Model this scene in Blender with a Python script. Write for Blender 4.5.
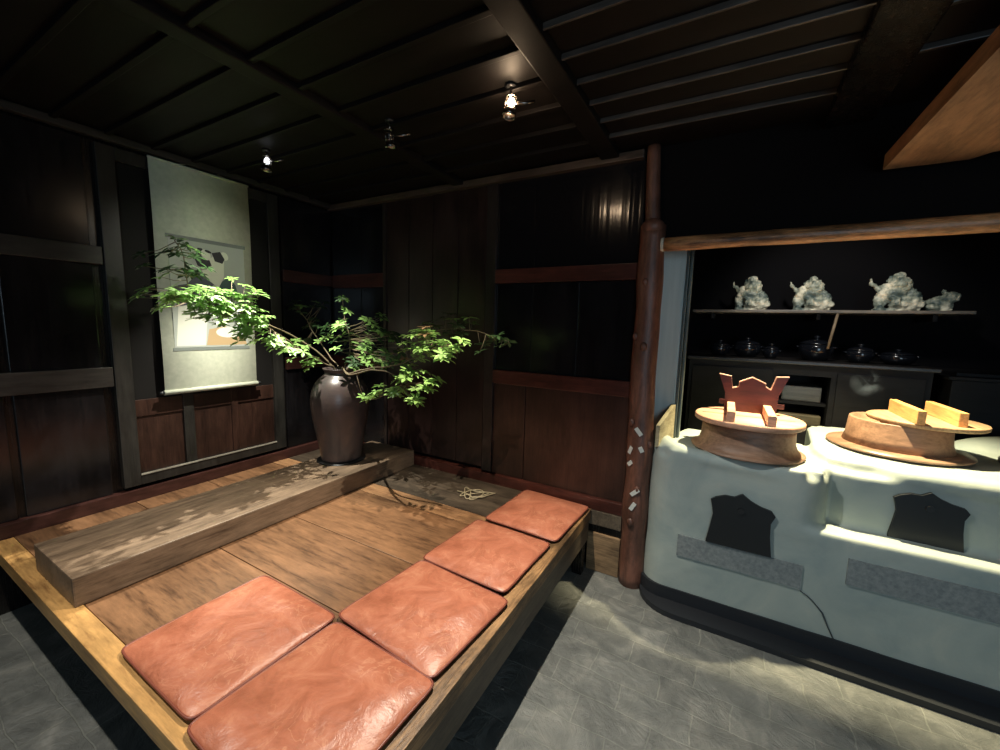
import bpy, bmesh, math, random
from mathutils import Vector, Matrix, noise
random.seed(7)
S = bpy.context.scene
for o in list(bpy.data.objects): bpy.data.objects.remove(o)
COL = S.collection
R = math.radians
# ------------------------------------------------------------------ camera
cd = bpy.data.cameras.new('camera'); cam = bpy.data.objects.new('camera', cd); COL.objects.link(cam)
yaw, pit, rol, FPX = R(-29.2015466), R(7.04673334), R(1.61991183), 403.85787653
fw = Vector((math.sin(yaw)*math.cos(pit), math.cos(yaw)*math.cos(pit), -math.sin(pit)))
r0 = Vector((math.cos(yaw), -math.sin(yaw), 0)); u0 = r0.cross(fw)
cr, sr = math.cos(rol), math.sin(rol)
rr = r0*cr + u0*sr; uu = -r0*sr + u0*cr
m = Matrix.Identity(4)
for i in range(3):
    m[i][0] = rr[i]; m[i][1] = uu[i]; m[i][2] = -fw[i]
m[2][3] = 1.5
cam.matrix_world = m
cd.sensor_fit = 'HORIZONTAL'; cd.sensor_width = 36; cd.lens = FPX/1000*36; cd.clip_start = .02
S.camera = cam
# ------------------------------------------------------------------ world, exposure
w = bpy.data.worlds.new('world'); S.world = w; w.use_nodes = True
w.node_tree.nodes['Background'].inputs[0].default_value = (.55, .75, 1, 1)
w.node_tree.nodes['Background'].inputs[1].default_value = .006
vs = S.view_settings; vs.view_transform = 'Standard'; vs.look = 'None'; vs.gamma = 1; vs.use_curve_mapping = False
vs.exposure = 0.0
# ------------------------------------------------------------------ lamps
def light(name, kind, loc, aim, energy, color, size=.05, spot=60, blend=.5, sy=None):
    d = bpy.data.lights.new(name, kind); o = bpy.data.objects.new(name, d); COL.objects.link(o)
    d.energy = energy; d.color = color
    if kind == 'SPOT': d.spot_size = R(spot); d.spot_blend = blend; d.shadow_soft_size = size
    elif kind == 'POINT': d.shadow_soft_size = size
    else:
        d.size = size
        if sy: d.shape = 'RECTANGLE'; d.size_y = sy
    o.location = loc
    o.rotation_euler = (Vector(aim)-Vector(loc)).to_track_quat('-Z', 'Y').to_euler()
    return o
WARM = (1, .86, .68); NEUT = (1, .95, .84); COOL = (.62, .84, 1)
light('spot_plant', 'SPOT', (-2.36, 1.46, 2.34), (-2.42, 1.40, 1.0), 225, (1, .97, .84), .007, 77, .6)
light('spot_scroll', 'SPOT', (-1.52, 1.52, 2.33), (-2.98, 1.40, 1.70), 27, (1, .98, .84), .03, 47, 1)
light('spot_seat', 'SPOT', (-.845, 1.535, 2.33), (-1.0, 1.22, .4), 180, (1, .88, .70), .008, 88, .65)
light('spot_front', 'SPOT', (-1.9, .15, 2.38), (-2.0, .30, 0), 120, (1, .94, .82), .02, 95, .8)
light('spot_floor', 'SPOT', (-.86, 1.30, 2.38), (.45, 1.42, 0), 104, (.98, 1, .94), .012, 84, .9)
light('spot_hearth', 'SPOT', (.42, 2.60, 2.36), (.50, 2.62, .9), 560, (1, .86, .53), .025, 72, .6)
light('spot_kitchen', 'SPOT', (.4, 2.62, 2.36), (.55, 3.6, 1.76), 52, (1, .97, .90), .06, 68, .8)
light('lamp_glow', 'POINT', (-.845, 1.535, 2.37), (0, 0, 0), 2.0, (1, .60, .36), .012)
light('doorway_daylight', 'AREA', (1.6, -2.2, 1.6), (.4, 2.3, .5), 38, COOL, 1.2, sy=1.8)
# ------------------------------------------------------------------ materials
def mat(name, col, rough=.6, metal=0, spec=.5, emit=None, estr=0):
    M = bpy.data.materials.new(name); M.use_nodes = True
    b = M.node_tree.nodes['Principled BSDF']
    b.inputs['Base Color'].default_value = (*col, 1); b.inputs['Roughness'].default_value = rough
    b.inputs['Metallic'].default_value = metal; b.inputs['Specular IOR Level'].default_value = spec
    if emit: b.inputs['Emission Color'].default_value = (*emit, 1); b.inputs['Emission Strength'].default_value = estr
    return M
def nd(M, t, **k):
    n = M.node_tree.nodes.new(t)
    for a, v in k.items(): setattr(n, a, v)
    return n
def lk(M, a, b): M.node_tree.links.new(a, b)
def ramp(M, fac, stops):
    n = nd(M, 'ShaderNodeValToRGB'); e = n.color_ramp.elements
    e[0].position, e[0].color = stops[0][0], (*stops[0][1], 1)
    e[1].position, e[1].color = stops[-1][0], (*stops[-1][1], 1)
    for p, c in stops[1:-1]:
        q = e.new(p); q.color = (*c, 1)
    lk(M, fac, n.inputs[0]); return n.outputs[0]
def coords(M, scale):
    t = nd(M, 'ShaderNodeTexCoord'); mp = nd(M, 'ShaderNodeMapping'); mp.inputs['Scale'].default_value = scale
    lk(M, t.outputs['Object'], mp.inputs[0]); return mp.outputs[0]
def noi(M, vec, scale, det=5, rough=.6, dist=0):
    n = nd(M, 'ShaderNodeTexNoise'); n.inputs['Scale'].default_value = scale; n.inputs['Detail'].default_value = det
    n.inputs['Roughness'].default_value = rough; n.inputs['Distortion'].default_value = dist
    lk(M, vec, n.inputs['Vector']); return n.outputs[0]
def bump(M, h, strength=.3, dist=.01):
    n = nd(M, 'ShaderNodeBump'); n.inputs['Strength'].default_value = strength; n.inputs['Distance'].default_value = dist
    lk(M, h, n.inputs['Height']); lk(M, n.outputs[0], M.node_tree.nodes['Principled BSDF'].inputs['Normal'])
def mixc(M, fac, a, b, typ='MIX'):
    n = nd(M, 'ShaderNodeMix', data_type='RGBA', blend_type=typ)
    if isinstance(fac, (int, float)): n.inputs[0].default_value = fac
    else: lk(M, fac, n.inputs[0])
    for v, i in ((a, 6), (b, 7)):
        if isinstance(v, tuple): n.inputs[i].default_value = (*v, 1)
        else: lk(M, v, n.inputs[i])
    return n.outputs[2]
def wood(name, c1, c2, axis='x', rough=.5, sc=1.0, bs=.25, streak=22, stain=.5):
    M = mat(name, c1, rough); b = M.node_tree.nodes['Principled BSDF']
    s = [streak, streak, streak]; s['xyz'.index(axis)] = 1.3
    v = coords(M, tuple(q*sc for q in s))
    na = noi(M, v, 1.6, 6, .7, .6)
    s3 = [streak*5]*3; s3['xyz'.index(axis)] = 5
    nb = noi(M, coords(M, tuple(q*sc for q in s3)), 1.6, 5, .7, .3)
    mxn = nd(M, 'ShaderNodeMath', operation='ADD'); h1 = nd(M, 'ShaderNodeMath', operation='MULTIPLY'); h2 = nd(M, 'ShaderNodeMath', operation='MULTIPLY')
    lk(M, na, h1.inputs[0]); h1.inputs[1].default_value = .5; lk(M, nb, h2.inputs[0]); h2.inputs[1].default_value = .5
    lk(M, h1.outputs[0], mxn.inputs[0]); lk(M, h2.outputs[0], mxn.inputs[1]); n = mxn.outputs[0]
    col = ramp(M, n, [(.36, c2), (.5, c1), (.64, tuple(min(1, q*1.35) for q in c1))])
    s2 = [3.2, 3.2, 3.2]; s2['xyz'.index(axis)] = 1.4; v2 = coords(M, tuple(s2)); n2 = noi(M, v2, 2.2, 6, .7)
    f = ramp(M, n2, [(.38, (1-stain,)*3), (.6, (1, 1, 1))])
    col = mixc(M, 1.0, col, f, 'MULTIPLY')
    lk(M, col, b.inputs['Base Color']); bump(M, n, bs, .004)
    rr_ = nd(M, 'ShaderNodeMapRange'); rr_.inputs[3].default_value = rough-.1; rr_.inputs[4].default_value = rough+.15
    lk(M, n, rr_.inputs[0]); lk(M, rr_.outputs[0], b.inputs['Roughness'])
    return M
DK = wood('dark_panel', (.009, .007, .0065), (.004, .0035, .0035), 'z', .24, bs=.08)
DKG = wood('dark_gloss', (.010, .009, .010), (.005, .005, .006), 'z', .17, bs=.05, streak=30)
BRN = wood('brown_panel', (.042, .019, .013), (.022, .010, .008), 'z', .33, bs=.1)
RED = wood('red_rail', (.09, .026, .018), (.042, .013, .010), 'x', .30, bs=.15)
REDY = wood('red_board', (.065, .024, .019), (.035, .012, .010), 'y', .32, bs=.15)
GRR = wood('grey_rail', (.036, .031, .027), (.018, .015, .013), 'y', .4, bs=.15)
FRM = wood('door_frame', (.023, .021, .018), (.012, .011, .009), 'z', .42, bs=.12)
CEI = wood('ceiling_wood', (.0085, .0065, .006), (.005, .004, .0038), 'x', .55, bs=.1)
CEI.node_tree.nodes['Principled BSDF'].inputs['Specular IOR Level'].default_value = .2
BATT = wood('batten_wood', (.03, .024, .02), (.015, .012, .011), 'x', .4, bs=.1)
DECK = wood('deck_wood', (.215, .108, .052), (.075, .036, .018), 'x', .34, bs=.3, streak=9, stain=.35)
DECKG = wood('deck_grey_wood', (.085, .062, .042), (.04, .028, .02), 'x', .45, bs=.3, streak=14)
BRD = wood('border_wood', (.52, .29, .10), (.26, .12, .04), 'x', .4, bs=.3, streak=10, stain=.35)
BRD2 = wood('border_wood_worn', (.38, .21, .09), (.09, .042, .02), 'y', .45, bs=.9, streak=14, stain=.75)
FAS = wood('fascia_wood', (.12, .09, .06), (.05, .035, .025), 'y', .5, bs=.4, streak=16)
SLAB = wood('slab_wood', (.21, .145, .095), (.085, .055, .036), 'y', .42, bs=.5, streak=10, stain=.35)
SILL = wood('sill_wood', (.30, .19, .10), (.10, .055, .03), 'x', .5, bs=.4)
LOG = wood('log_wood', (.18, .075, .048), (.07, .034, .025), 'z', .42, bs=.9, streak=8, stain=.55)
LOGB = wood('log_beam_wood', (.50, .24, .10), (.07, .03, .02), 'x', .35, bs=.8, streak=9, stain=.75)
CUT = mat('cut_end', (.62, .56, .45), .6)
SOF = wood('soffit_wood', (.36, .20, .11), (.19, .10, .05), 'y', .5, bs=.3, streak=8, stain=.4)
TUB = wood('tub_wood', (.33, .185, .115), (.20, .105, .065), 'x', .5, bs=.3, streak=9, stain=.3)
LIDW = wood('lid_wood', (.62, .34, .22), (.46, .23, .14), 'x', .5, bs=.2, streak=10, stain=.25)
LIDW2 = wood('lid_wood_pale', (.40, .25, .14), (.22, .13, .07), 'y', .5, bs=.25, streak=16, stain=.3)
HND = wood('handle_wood', (.66, .33, .12), (.42, .19, .07), 'y', .5, bs=.2, streak=14, stain=.2)
CRW = wood('crown_red', (.095, .017, .015), (.055, .011, .010), 'x', .42, bs=.1, streak=8, stain=.3)
CABM = wood('cabinet_wood', (.009, .009, .011), (.005, .005, .007), 'x', .6, bs=.1)
CABM.node_tree.nodes['Principled BSDF'].inputs['Specular IOR Level'].default_value = .25
BLK = mat('black_glaze', (.006, .007, .010), .16, spec=.6)
IRON = mat('iron_plate', (.016, .017, .018), .45, .3)
METAL = mat('lamp_metal', (.22, .20, .18), .25, 1)
LBLK = mat('lamp_black', (.015, .015, .016), .35)
BULB = mat('bulb_glow', (1, .8, .5), .4, emit=(1, .72, .46), estr=170)
PAP = mat('paper_slip', (.55, .56, .52), .6)
LEAFM = []
for nme, c in (('leaf_green', (.27, .46, .13)), ('leaf_shaded', (.04, .085, .03)), ('leaf_rust', (.24, .15, .08))):  # second leaf colour is the green darkened, shade put into the colour
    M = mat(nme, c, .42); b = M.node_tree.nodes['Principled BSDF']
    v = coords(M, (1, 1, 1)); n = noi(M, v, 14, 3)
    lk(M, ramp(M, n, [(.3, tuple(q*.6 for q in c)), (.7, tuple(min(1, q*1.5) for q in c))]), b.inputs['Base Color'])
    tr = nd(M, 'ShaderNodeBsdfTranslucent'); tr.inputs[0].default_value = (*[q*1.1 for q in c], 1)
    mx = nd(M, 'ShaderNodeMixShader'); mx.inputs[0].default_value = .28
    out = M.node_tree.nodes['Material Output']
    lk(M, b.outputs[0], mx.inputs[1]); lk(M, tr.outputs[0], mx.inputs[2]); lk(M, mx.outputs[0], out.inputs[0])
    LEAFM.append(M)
STEM = mat('stem_bark', (.16, .12, .07), .6)
def leather():
    M = mat('leather', (.47, .155, .085), .36); b = M.node_tree.nodes['Principled BSDF']
    v = coords(M, (1, 1, 1)); n = noi(M, v, 7, 5, .65, 1.2)
    col = ramp(M, n, [(.25, (.27, .085, .045)), (.5, (.44, .15, .085)), (.75, (.57, .235, .14))])
    n2 = noi(M, v, 11, 3, .5, 2.0)
    vein = ramp(M, n2, [(.47, (0, 0, 0)), (.5, (1, 1, 1)), (.53, (0, 0, 0))])
    n3 = noi(M, v, 5, 2, .5)
    vm = mixc(M, 1.0, vein, ramp(M, n3, [(.45, (0, 0, 0)), (.65, (.4, .4, .4))]), 'MULTIPLY')
    col = mixc(M, vm, col, (.70, .36, .22))
    lk(M, col, b.inputs['Base Color']); hn = noi(M, v, 12, 6, .6, .5); bump(M, hn, .6, .010)
    lk(M, ramp(M, n, [(.3, (.3,)*3), (.7, (.44,)*3)]), b.inputs['Roughness'])
    return M
LEA = leather(); LEAP = mat('leather_piping', (.20, .055, .035), .4)
def plaster():
    M = mat('plaster', (.6, .58, .44), .55); b = M.node_tree.nodes['Principled BSDF']
    v = coords(M, (1, 1, 1)); n = noi(M, v, 3.2, 5, .6, .8)
    lk(M, ramp(M, n, [(.3, (.27, .325, .315)), (.6, (.37, .41, .375)), (.8, (.47, .48, .41))]), b.inputs['Base Color'])
    bump(M, noi(M, v, 9, 6, .6), .25, .01); return M
PLA = plaster()
def speck():
    M = mat('grey_band', (.2, .22, .22), .6); b = M.node_tree.nodes['Principled BSDF']
    v = coords(M, (1, 1, 1)); n = noi(M, v, 60, 4, .7)
    lk(M, ramp(M, n, [(.3, (.14, .16, .17)), (.7, (.27, .29, .28))]), b.inputs['Base Color']); return M
SPK = speck()
def slate():
    M = mat('slate_tile', (.1, .1, .1), .42); b = M.node_tree.nodes['Principled BSDF']
    t = nd(M, 'ShaderNodeTexCoord'); v = t.outputs['Object']
    nn = nd(M, 'ShaderNodeTexNoise'); nn.inputs['Scale'].default_value = 7; lk(M, v, nn.inputs['Vector'])
    va = nd(M, 'ShaderNodeVectorMath', operation='SUBTRACT'); lk(M, nn.outputs[1], va.inputs[0]); va.inputs[1].default_value = (.5, .5, .5)
    vb = nd(M, 'ShaderNodeVectorMath', operation='SCALE'); lk(M, va.outputs[0], vb.inputs[0]); vb.inputs['Scale'].default_value = .035
    vc = nd(M, 'ShaderNodeVectorMath', operation='ADD'); lk(M, v, vc.inputs[0]); lk(M, vb.outputs[0], vc.inputs[1])
    br = nd(M, 'ShaderNodeTexBrick'); br.inputs['Scale'].default_value = 1; br.inputs['Brick Width'].default_value = .27
    br.inputs['Row Height'].default_value = .135; br.inputs['Mortar Size'].default_value = .003; br.inputs['Mortar Smooth'].default_value = .3
    br.inputs['Bias'].default_value = 0
    br.inputs[1].default_value = (.78, .78, .78, 1); br.inputs[2].default_value = (1, 1, 1, 1); br.inputs[3].default_value = (1.25, 1.25, 1.2, 1)
    lk(M, vc.outputs[0], br.inputs[0])
    n = noi(M, v, 5, 6, .65, 1.4)
    col = ramp(M, n, [(.3, (.10, .107, .103)), (.5, (.165, .172, .162)), (.7, (.27, .27, .245))])
    col = mixc(M, 1.0, col, br.outputs[0], 'MULTIPLY')
    lk(M, col, b.inputs['Base Color'])
    n2 = noi(M, v, 6, 7, .7, 2.5)
    h = nd(M, 'ShaderNodeMath', operation='SUBTRACT'); lk(M, n2, h.inputs[0])
    mm = nd(M, 'ShaderNodeMath', operation='MULTIPLY'); lk(M, br.outputs[1], mm.inputs[0]); mm.inputs[1].default_value = .35
    lk(M, mm.outputs[0], h.inputs[1]); bump(M, h.outputs[0], .75, .02)
    lk(M, ramp(M, n2, [(.3, (.34,)*3), (.7, (.55,)*3)]), b.inputs['Roughness'])
    return M
SLT = slate()
def vasemat():
    M = mat('vase_clay', (.10, .075, .07), .34); b = M.node_tree.nodes['Principled BSDF']
    v = coords(M, (1, 1, 1)); n = noi(M, v, 5, 5, .6, .5)
    lk(M, ramp(M, n, [(.3, (.05, .045, .045)), (.55, (.085, .06, .055)), (.75, (.14, .095, .075))]), b.inputs['Base Color'])
    bump(M, noi(M, coords(M, (1, 1, 9)), 9, 4), .2, .004); return M
VAS = vasemat()
SKSHD = mat('black_skirting_shadow', (.012, .014, .018), .5)  # black of the painted skirting and of the stove's floor shadow strip
def stonem():
    M = mat('carved_stone', (.3, .3, .25), .5); b = M.node_tree.nodes['Principled BSDF']
    v = coords(M, (1, 1, 1)); n = noi(M, v, 12, 4, .6)
    lk(M, ramp(M, n, [(.38, (.05, .075, .07)), (.5, (.26, .28, .22)), (.62, (.72, .66, .50))]), b.inputs['Base Color'])
    bump(M, noi(M, v, 30, 4), .5, .01); return M
STN = stonem()
# ------------------------------------------------------------------ mesh builder
class MB:
    def __init__(s): s.bm = bmesh.new()
    def box(s, x0, x1, y0, y1, z0, z1, mi=0, bev=0):
        t = bmesh.new()
        vs_ = [t.verts.new(p) for p in ((x0,y0,z0),(x1,y0,z0),(x1,y1,z0),(x0,y1,z0),(x0,y0,z1),(x1,y0,z1),(x1,y1,z1),(x0,y1,z1))]
        for f in ((3,2,1,0),(4,5,6,7),(0,1,5,4),(1,2,6,5),(2,3,7,6),(3,0,4,7)): t.faces.new([vs_[i] for i in f])
        if bev: bmesh.ops.bevel(t, geom=t.edges[:], offset=bev, segments=2, affect='EDGES', profile=.6)
        s.merge(t, mi); return s
    def merge(s, t, mi=0, mtx=None):
        if mtx is not None: bmesh.ops.transform(t, matrix=mtx, verts=t.verts)
        mp = {}
        for v in t.verts: mp[v] = s.bm.verts.new(v.co)
        for f in t.faces:
            try: g = s.bm.faces.new([mp[v] for v in f.verts]); g.material_index = mi; g.smooth = f.smooth
            except ValueError: pass
        t.free()
    def prism(s, pts, axis, a, b, mi=0):
        # pts 2-D outline extruded along an axis from a to b
        def P(p, h): return {'x': (h, p[0], p[1]), 'y': (p[0], h, p[1]), 'z': (p[0], p[1], h)}[axis]
        lo = [s.bm.verts.new(P(p, a)) for p in pts]; hi = [s.bm.verts.new(P(p, b)) for p in pts]
        n = len(pts)
        fs = [s.bm.faces.new(lo), s.bm.faces.new(hi[::-1])]
        for i in range(n): fs.append(s.bm.faces.new([lo[i], hi[i], hi[(i+1) % n], lo[(i+1) % n]]))
        for f in fs: f.material_index = mi
        return s
    def lathe(s, prof, c=(0, 0, 0), n=40, mi=0, jit=0):
        rings = []
        for k, (r_, z) in enumerate(prof):
            if r_ < 1e-5: rings.append([s.bm.verts.new((c[0], c[1], c[2]+z))]); continue
            rings.append([s.bm.verts.new((c[0]+r_*math.cos(2*math.pi*i/n), c[1]+r_*math.sin(2*math.pi*i/n), c[2]+z)) for i in range(n)])
        for a, b in zip(rings[:-1], rings[1:]):
            for i in range(n):
                j = (i+1) % n
                if len(a) == 1 and len(b) == 1: continue
                if len(a) == 1: f = [a[0], b[j], b[i]][::-1]
                elif len(b) == 1: f = [a[i], a[j], b[0]]
                else: f = [a[i], a[j], b[j], b[i]]
                g = s.bm.faces.new(f); g.smooth = True; g.material_index = mi
        return s
    def tube(s, pts, rad, n=8, mi=0, cap=True, closed=False):
        pts = [Vector(p) for p in pts]; N = len(pts)
        rads = rad if isinstance(rad, (list, tuple)) else [rad]*N
        rings = []; prev = None
        for i, p in enumerate(pts):
            if closed: t = pts[(i+1) % N]-pts[i-1]
            else: t = pts[min(i+1, N-1)]-pts[max(i-1, 0)]
            if t.length < 1e-9: t = Vector((0, 0, 1))
            t.normalize()
            if prev is None: a = t.orthogonal().normalized()
            else:
                a = prev-t*prev.dot(t); a = a.normalized() if a.length > 1e-6 else t.orthogonal().normalized()
            prev = a; b = t.cross(a)
            rings.append([s.bm.verts.new(p+(a*math.cos(2*math.pi*k/n)+b*math.sin(2*math.pi*k/n))*rads[i]) for k in range(n)])
        prs = list(zip(rings[:-1], rings[1:]))
        if closed: prs.append((rings[-1], rings[0]))
        for A, B in prs:
            for k in range(n):
                f = s.bm.faces.new([A[k], A[(k+1) % n], B[(k+1) % n], B[k]]); f.smooth = True; f.material_index = mi
        if cap and not closed:
            for q in (rings[0][::-1], rings[-1]):
                f = s.bm.faces.new(q); f.material_index = mi
        return s
    def ball(s, c, r, sc=(1, 1, 1), sub=2, mi=0):
        t = bmesh.new(); bmesh.ops.create_icosphere(t, subdivisions=sub, radius=r)
        for f in t.faces: f.smooth = True
        s.merge(t, mi, Matrix.Translation(c) @ Matrix.Diagonal((*sc, 1))); return s
    def build(s, name, mats, parent=None, loc=(0, 0, 0), rot=(0, 0, 0), origin=None, fix=True):
        if fix: bmesh.ops.recalc_face_normals(s.bm, faces=s.bm.faces[:])
        if origin is not None:
            bmesh.ops.translate(s.bm, vec=-Vector(origin), verts=s.bm.verts)
            loc = Vector(origin)
            if parent is not None: loc = loc-parent.location
        me = bpy.data.meshes.new(name); s.bm.to_mesh(me); s.bm.free()
        for q in (mats if isinstance(mats, (list, tuple)) else [mats]): me.materials.append(q)
        o = bpy.data.objects.new(name, me); COL.objects.link(o)
        o.location = loc; o.rotation_euler = rot
        if parent is not None: o.parent = parent
        return o
def tag(o, label, cat, group=None, kind=None):
    if label: o['label'] = label
    if cat: o['category'] = cat
    if group: o['group'] = group
    if kind: o['kind'] = kind
    return o
def thing(name, label, cat, loc=(0, 0, 0), rz=0, group=None):
    o = bpy.data.objects.new(name, None); COL.objects.link(o); o.location = loc; o.rotation_euler = (0, 0, rz)
    o.empty_display_size = .05
    return tag(o, label, cat, group)
def st(name, mb, m_, parent=None):
    o = mb.build(name, m_, parent)
    if parent is None: o['kind'] = 'structure'
    return o
# ------------------------------------------------------------------ shell
XL, YB, ZC = -3.0, 2.38, 2.46
st('floor', MB().box(-4, 3.2, -3, 4.2, -.1, 0), SLT)
c = MB().box(-4, 3.2, -3, 4.2, ZC, ZC+.1)
ceil_ = st('ceiling', c, CEI)
# ceiling battens and beams (x spans)
def batten(x0, x1, y, wd=.018, h=.022, m_=BATT): st('trim_batten', MB().box(x0, x1, y, y+wd, ZC-h, ZC+.002, bev=.003), m_)
TR = [0]
def trim(mb, m_):
    TR[0] += 1; return st('trim_%d' % TR[0], mb, m_)
for k in range(10):
    y = 2.124-.1665*k
    trim(MB().box(-.60, .29, y-.005, y+.005, ZC-.020, ZC+.002, bev=.003), wood('batten_lit', (.085, .072, .062), (.045, .038, .034), 'x', .4, bs=.1) if k == 0 else bpy.data.materials['batten_lit'])  # lighter copy of the batten wood, its lit look put into the colour
for k in range(12):
    y = 2.15-.2*k
    trim(MB().box(-1.63, -.70, y-.012, y+.012, ZC-.02, ZC+.002, bev=.003), CEI)
    trim(MB().box(-3.0, -1.71, y-.012, y+.012, ZC-.02, ZC+.002, bev=.003), CEI)
for k in range(6):
    y = 1.952-.23*k
    trim(MB().box(.46, 2.4, y-.008, y+.008, ZC-.020, ZC+.002, bev=.003), BATT)
trim(MB().box(-1.71, -1.63, -2.5, YB, ZC-.035, ZC+.005, bev=.006), CEI)
trim(MB().box(-.70, -.60, -2.5, YB, ZC-.035, ZC+.005, bev=.006), CEI)
trim(MB().box(.29, .46, -2.5, YB, ZC-.05, ZC+.005, bev=.006), DK)
trim(MB().box(-3.0, -.47, YB-.045, YB, ZC-.055, ZC-.012, bev=.005), wood('cornice_wood', (.085, .056, .04), (.035, .022, .016), 'x', .35, bs=.15))
trim(MB().box(-3.0, -2.955, -2.5, YB-.05, ZC-.045, ZC-.005, bev=.005), GRR)
# left wall
st('wall_left', MB().box(-3.15, XL-.03, -3, YB+.1, 0, ZC), DK)
wl = MB()
for y0, y1 in ((-2.6, -1.6), (-1.55, -.75), (-.70, .10), (.13, .50), (.53, .86)):
    wl.box(XL-.04, XL-.012, y0, y1, .47, ZC-.05, bev=.004)
wl.box(XL-.04, XL-.012, 1.93, YB, .47, ZC-.05, bev=.004)
trim(wl, DKG)
trim(MB().box(XL-.03, XL+.012, -2.6, .90, 1.765, 1.86, bev=.004), GRR)
trim(MB().box(XL-.03, XL+.012, -2.6, .90, 1.095, 1.205, bev=.004), GRR)
trim(MB().box(XL-.03, XL+.005, 1.93, YB, 1.785, 1.875, bev=.004), REDY)
trim(MB().box(XL-.03, XL+.005, 1.93, YB, 1.105, 1.20, bev=.004), REDY)
st('baseboard_left', MB().box(XL-.03, XL+.02, -2.6, YB, .395, .468, bev=.004), REDY)
# sliding door behind the scroll
d1 = bpy.data.objects.new('door_1', None); COL.objects.link(d1); d1['kind'] = 'structure'; d1.location = (XL, 1.4, .49)
def dpart(n, mb, m_): return mb.build(n, m_, d1, origin=(XL, 1.4, .49))
dpart('panel', MB().box(XL-.028, XL-.012, .93, 1.88, .95, ZC-.06), mat('door_panel_shaded', (.008, .007, .0065), .65, spec=.2))  # upper door panel blackened: shade put into its colour
dpart('panel', MB().box(XL-.028, XL-.012, .93, 1.88, .52, .95), BRN)
f = MB()
f.box(XL-.028, XL+.012, .905, .985, .49, ZC-.06, bev=.003); f.box(XL-.028, XL+.012, 1.82, 1.90, .49, ZC-.06, bev=.003)
f.box(XL-.027, XL+.012, .985, 1.82, .49, .555, bev=.003); f.box(XL-.027, XL+.010, .985, 1.82, 2.33, 2.4, bev=.003)
dpart('frame', f, FRM)
f = MB(); f.box(XL-.02, XL+.004, 1.225, 1.285, .555, 2.33, bev=.003)
dpart('stile', f, FRM)
f = MB(); f.box(XL-.02, XL-.002, 1.515, 1.56, .555, 2.33, bev=.003)
dpart('stile', f, BRN)
f = MB(); f.box(XL-.02, XL-.004, .985, 1.82, .90, 1.0, bev=.003)
dpart('rail', f, BRN)
dpart('edge_strip', MB().box(XL+.008, XL+.016, .985, 1.82, .548, .556), wood('edge_wood', (.34, .31, .25), (.2, .17, .13), 'y', .4))
# back wall
st('wall_back', MB().box(-3.15, -.40, YB+.03, YB+.13, 0, ZC), DK)
b = MB(); b.box(-2.99, -2.66, YB, YB+.035, .47, ZC-.05, bev=.003); b.box(-2.655, -2.40, YB, YB+.035, .47, ZC-.05, bev=.003); trim(b, DKG)
b = MB()
for i in range(4): b.box(-2.37+.2275*i, -2.37+.2275*(i+1)-.003, YB, YB+.035, .49, ZC-.05, bev=.003)
trim(b, wood('tall_board', (.028, .014, .012), (.014, .008, .007), 'z', .3, bs=.08))
b = MB(); b.box(-1.45, -1.375, YB-.02, YB+.03, .475, ZC-.05, bev=.004); b.box(-2.40, -2.37, YB-.015, YB+.03, .475, ZC-.05, bev=.004); trim(b, wood('back_stile', (.030, .021, .018), (.016, .011, .01), 'z', .34, bs=.08))
b = MB(); b.box(-1.375, -1.11, YB, YB+.035, 1.86, ZC-.05, bev=.003); b.box(-1.107, -.46, YB, YB+.035, 1.86, ZC-.05, bev=.003)
def ripple():
    M = mat('lacquer_panel', (.008, .007, .008), .16); v = coords(M, (34, 1, .8)); bump(M, noi(M, v, 1.3, 2, .4), .38, .005); return M
trim(b, ripple())
b = MB()
for x0, x1 in ((-1.375, -1.11), (-1.107, -.80), (-.797, -.46)): b.box(x0, x1, YB, YB+.035, 1.20, 1.77, bev=.003)
trim(b, DKG)
b = MB()
for x0, x1 in ((-1.375, -1.135), (-1.13, -.46)): b.box(x0, x1, YB, YB+.035, .465, 1.11, bev=.003)
trim(b, BRN)
trim(MB().box(-1.375, -.46, YB-.025, YB+.03, 1.773, 1.862, bev=.004), RED)
trim(MB().box(-1.375, -.46, YB-.025, YB+.03, 1.108, 1.20, bev=.004), RED)
trim(MB().box(-2.99, -2.40, YB-.015, YB+.03, 1.773, 1.88, bev=.004), RED)
trim(MB().box(-2.99, -2.40, YB-.015, YB+.03, 1.105, 1.20, bev=.004), RED)
st('baseboard_back', MB().box(-2.99, -.46, YB-.03, YB+.03, .392, .465, bev=.005), RED)
trim(MB().box(-.66, -.46, YB-.035, YB+.03, .30, .391, bev=.006), FAS)
trim(MB().box(-.66, -.46, YB-.03, YB+.03, .0, .245, bev=.006), SILL)
trim(MB().box(-.66, -.46, YB-.012, YB+.03, .245, .30), DK)
# hood wall above the kitchen opening, kitchen shell
st('wall_hood', MB().box(-.40, 3.1, YB, YB+.12, 1.985, ZC), mat('hood_black', (.0055, .0045, .0045), .85, spec=.08))  # even near-black hood wall with hardly any sheen
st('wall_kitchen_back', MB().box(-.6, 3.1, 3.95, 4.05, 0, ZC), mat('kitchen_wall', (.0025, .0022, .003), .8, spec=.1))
st('wall_right', MB().box(3.05, 3.15, -3, 4, 0, ZC), DK)
st('wall_front', MB().box(-3.1, 3.1, -2.95, -2.85, 0, ZC), DK)
JAM = mat('jamb_plaster', (.30, .37, .36), .5)
bb = JAM.node_tree.nodes['Principled BSDF']; vv = coords(JAM, (12, 12, .8)); lk(JAM, ramp(JAM, noi(JAM, vv, 1.5, 4), [(.3, (.46, .54, .53)), (.7, (.62, .70, .68))]), bb.inputs['Base Color'])
st('wall_jamb', MB().box(-.62, -.238, 2.53, 2.60, 0, 2.2), JAM)
st('wall_kitchen_left', MB().box(-.72, -.35, 2.60, 3.95, 0, ZC), DK)
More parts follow.
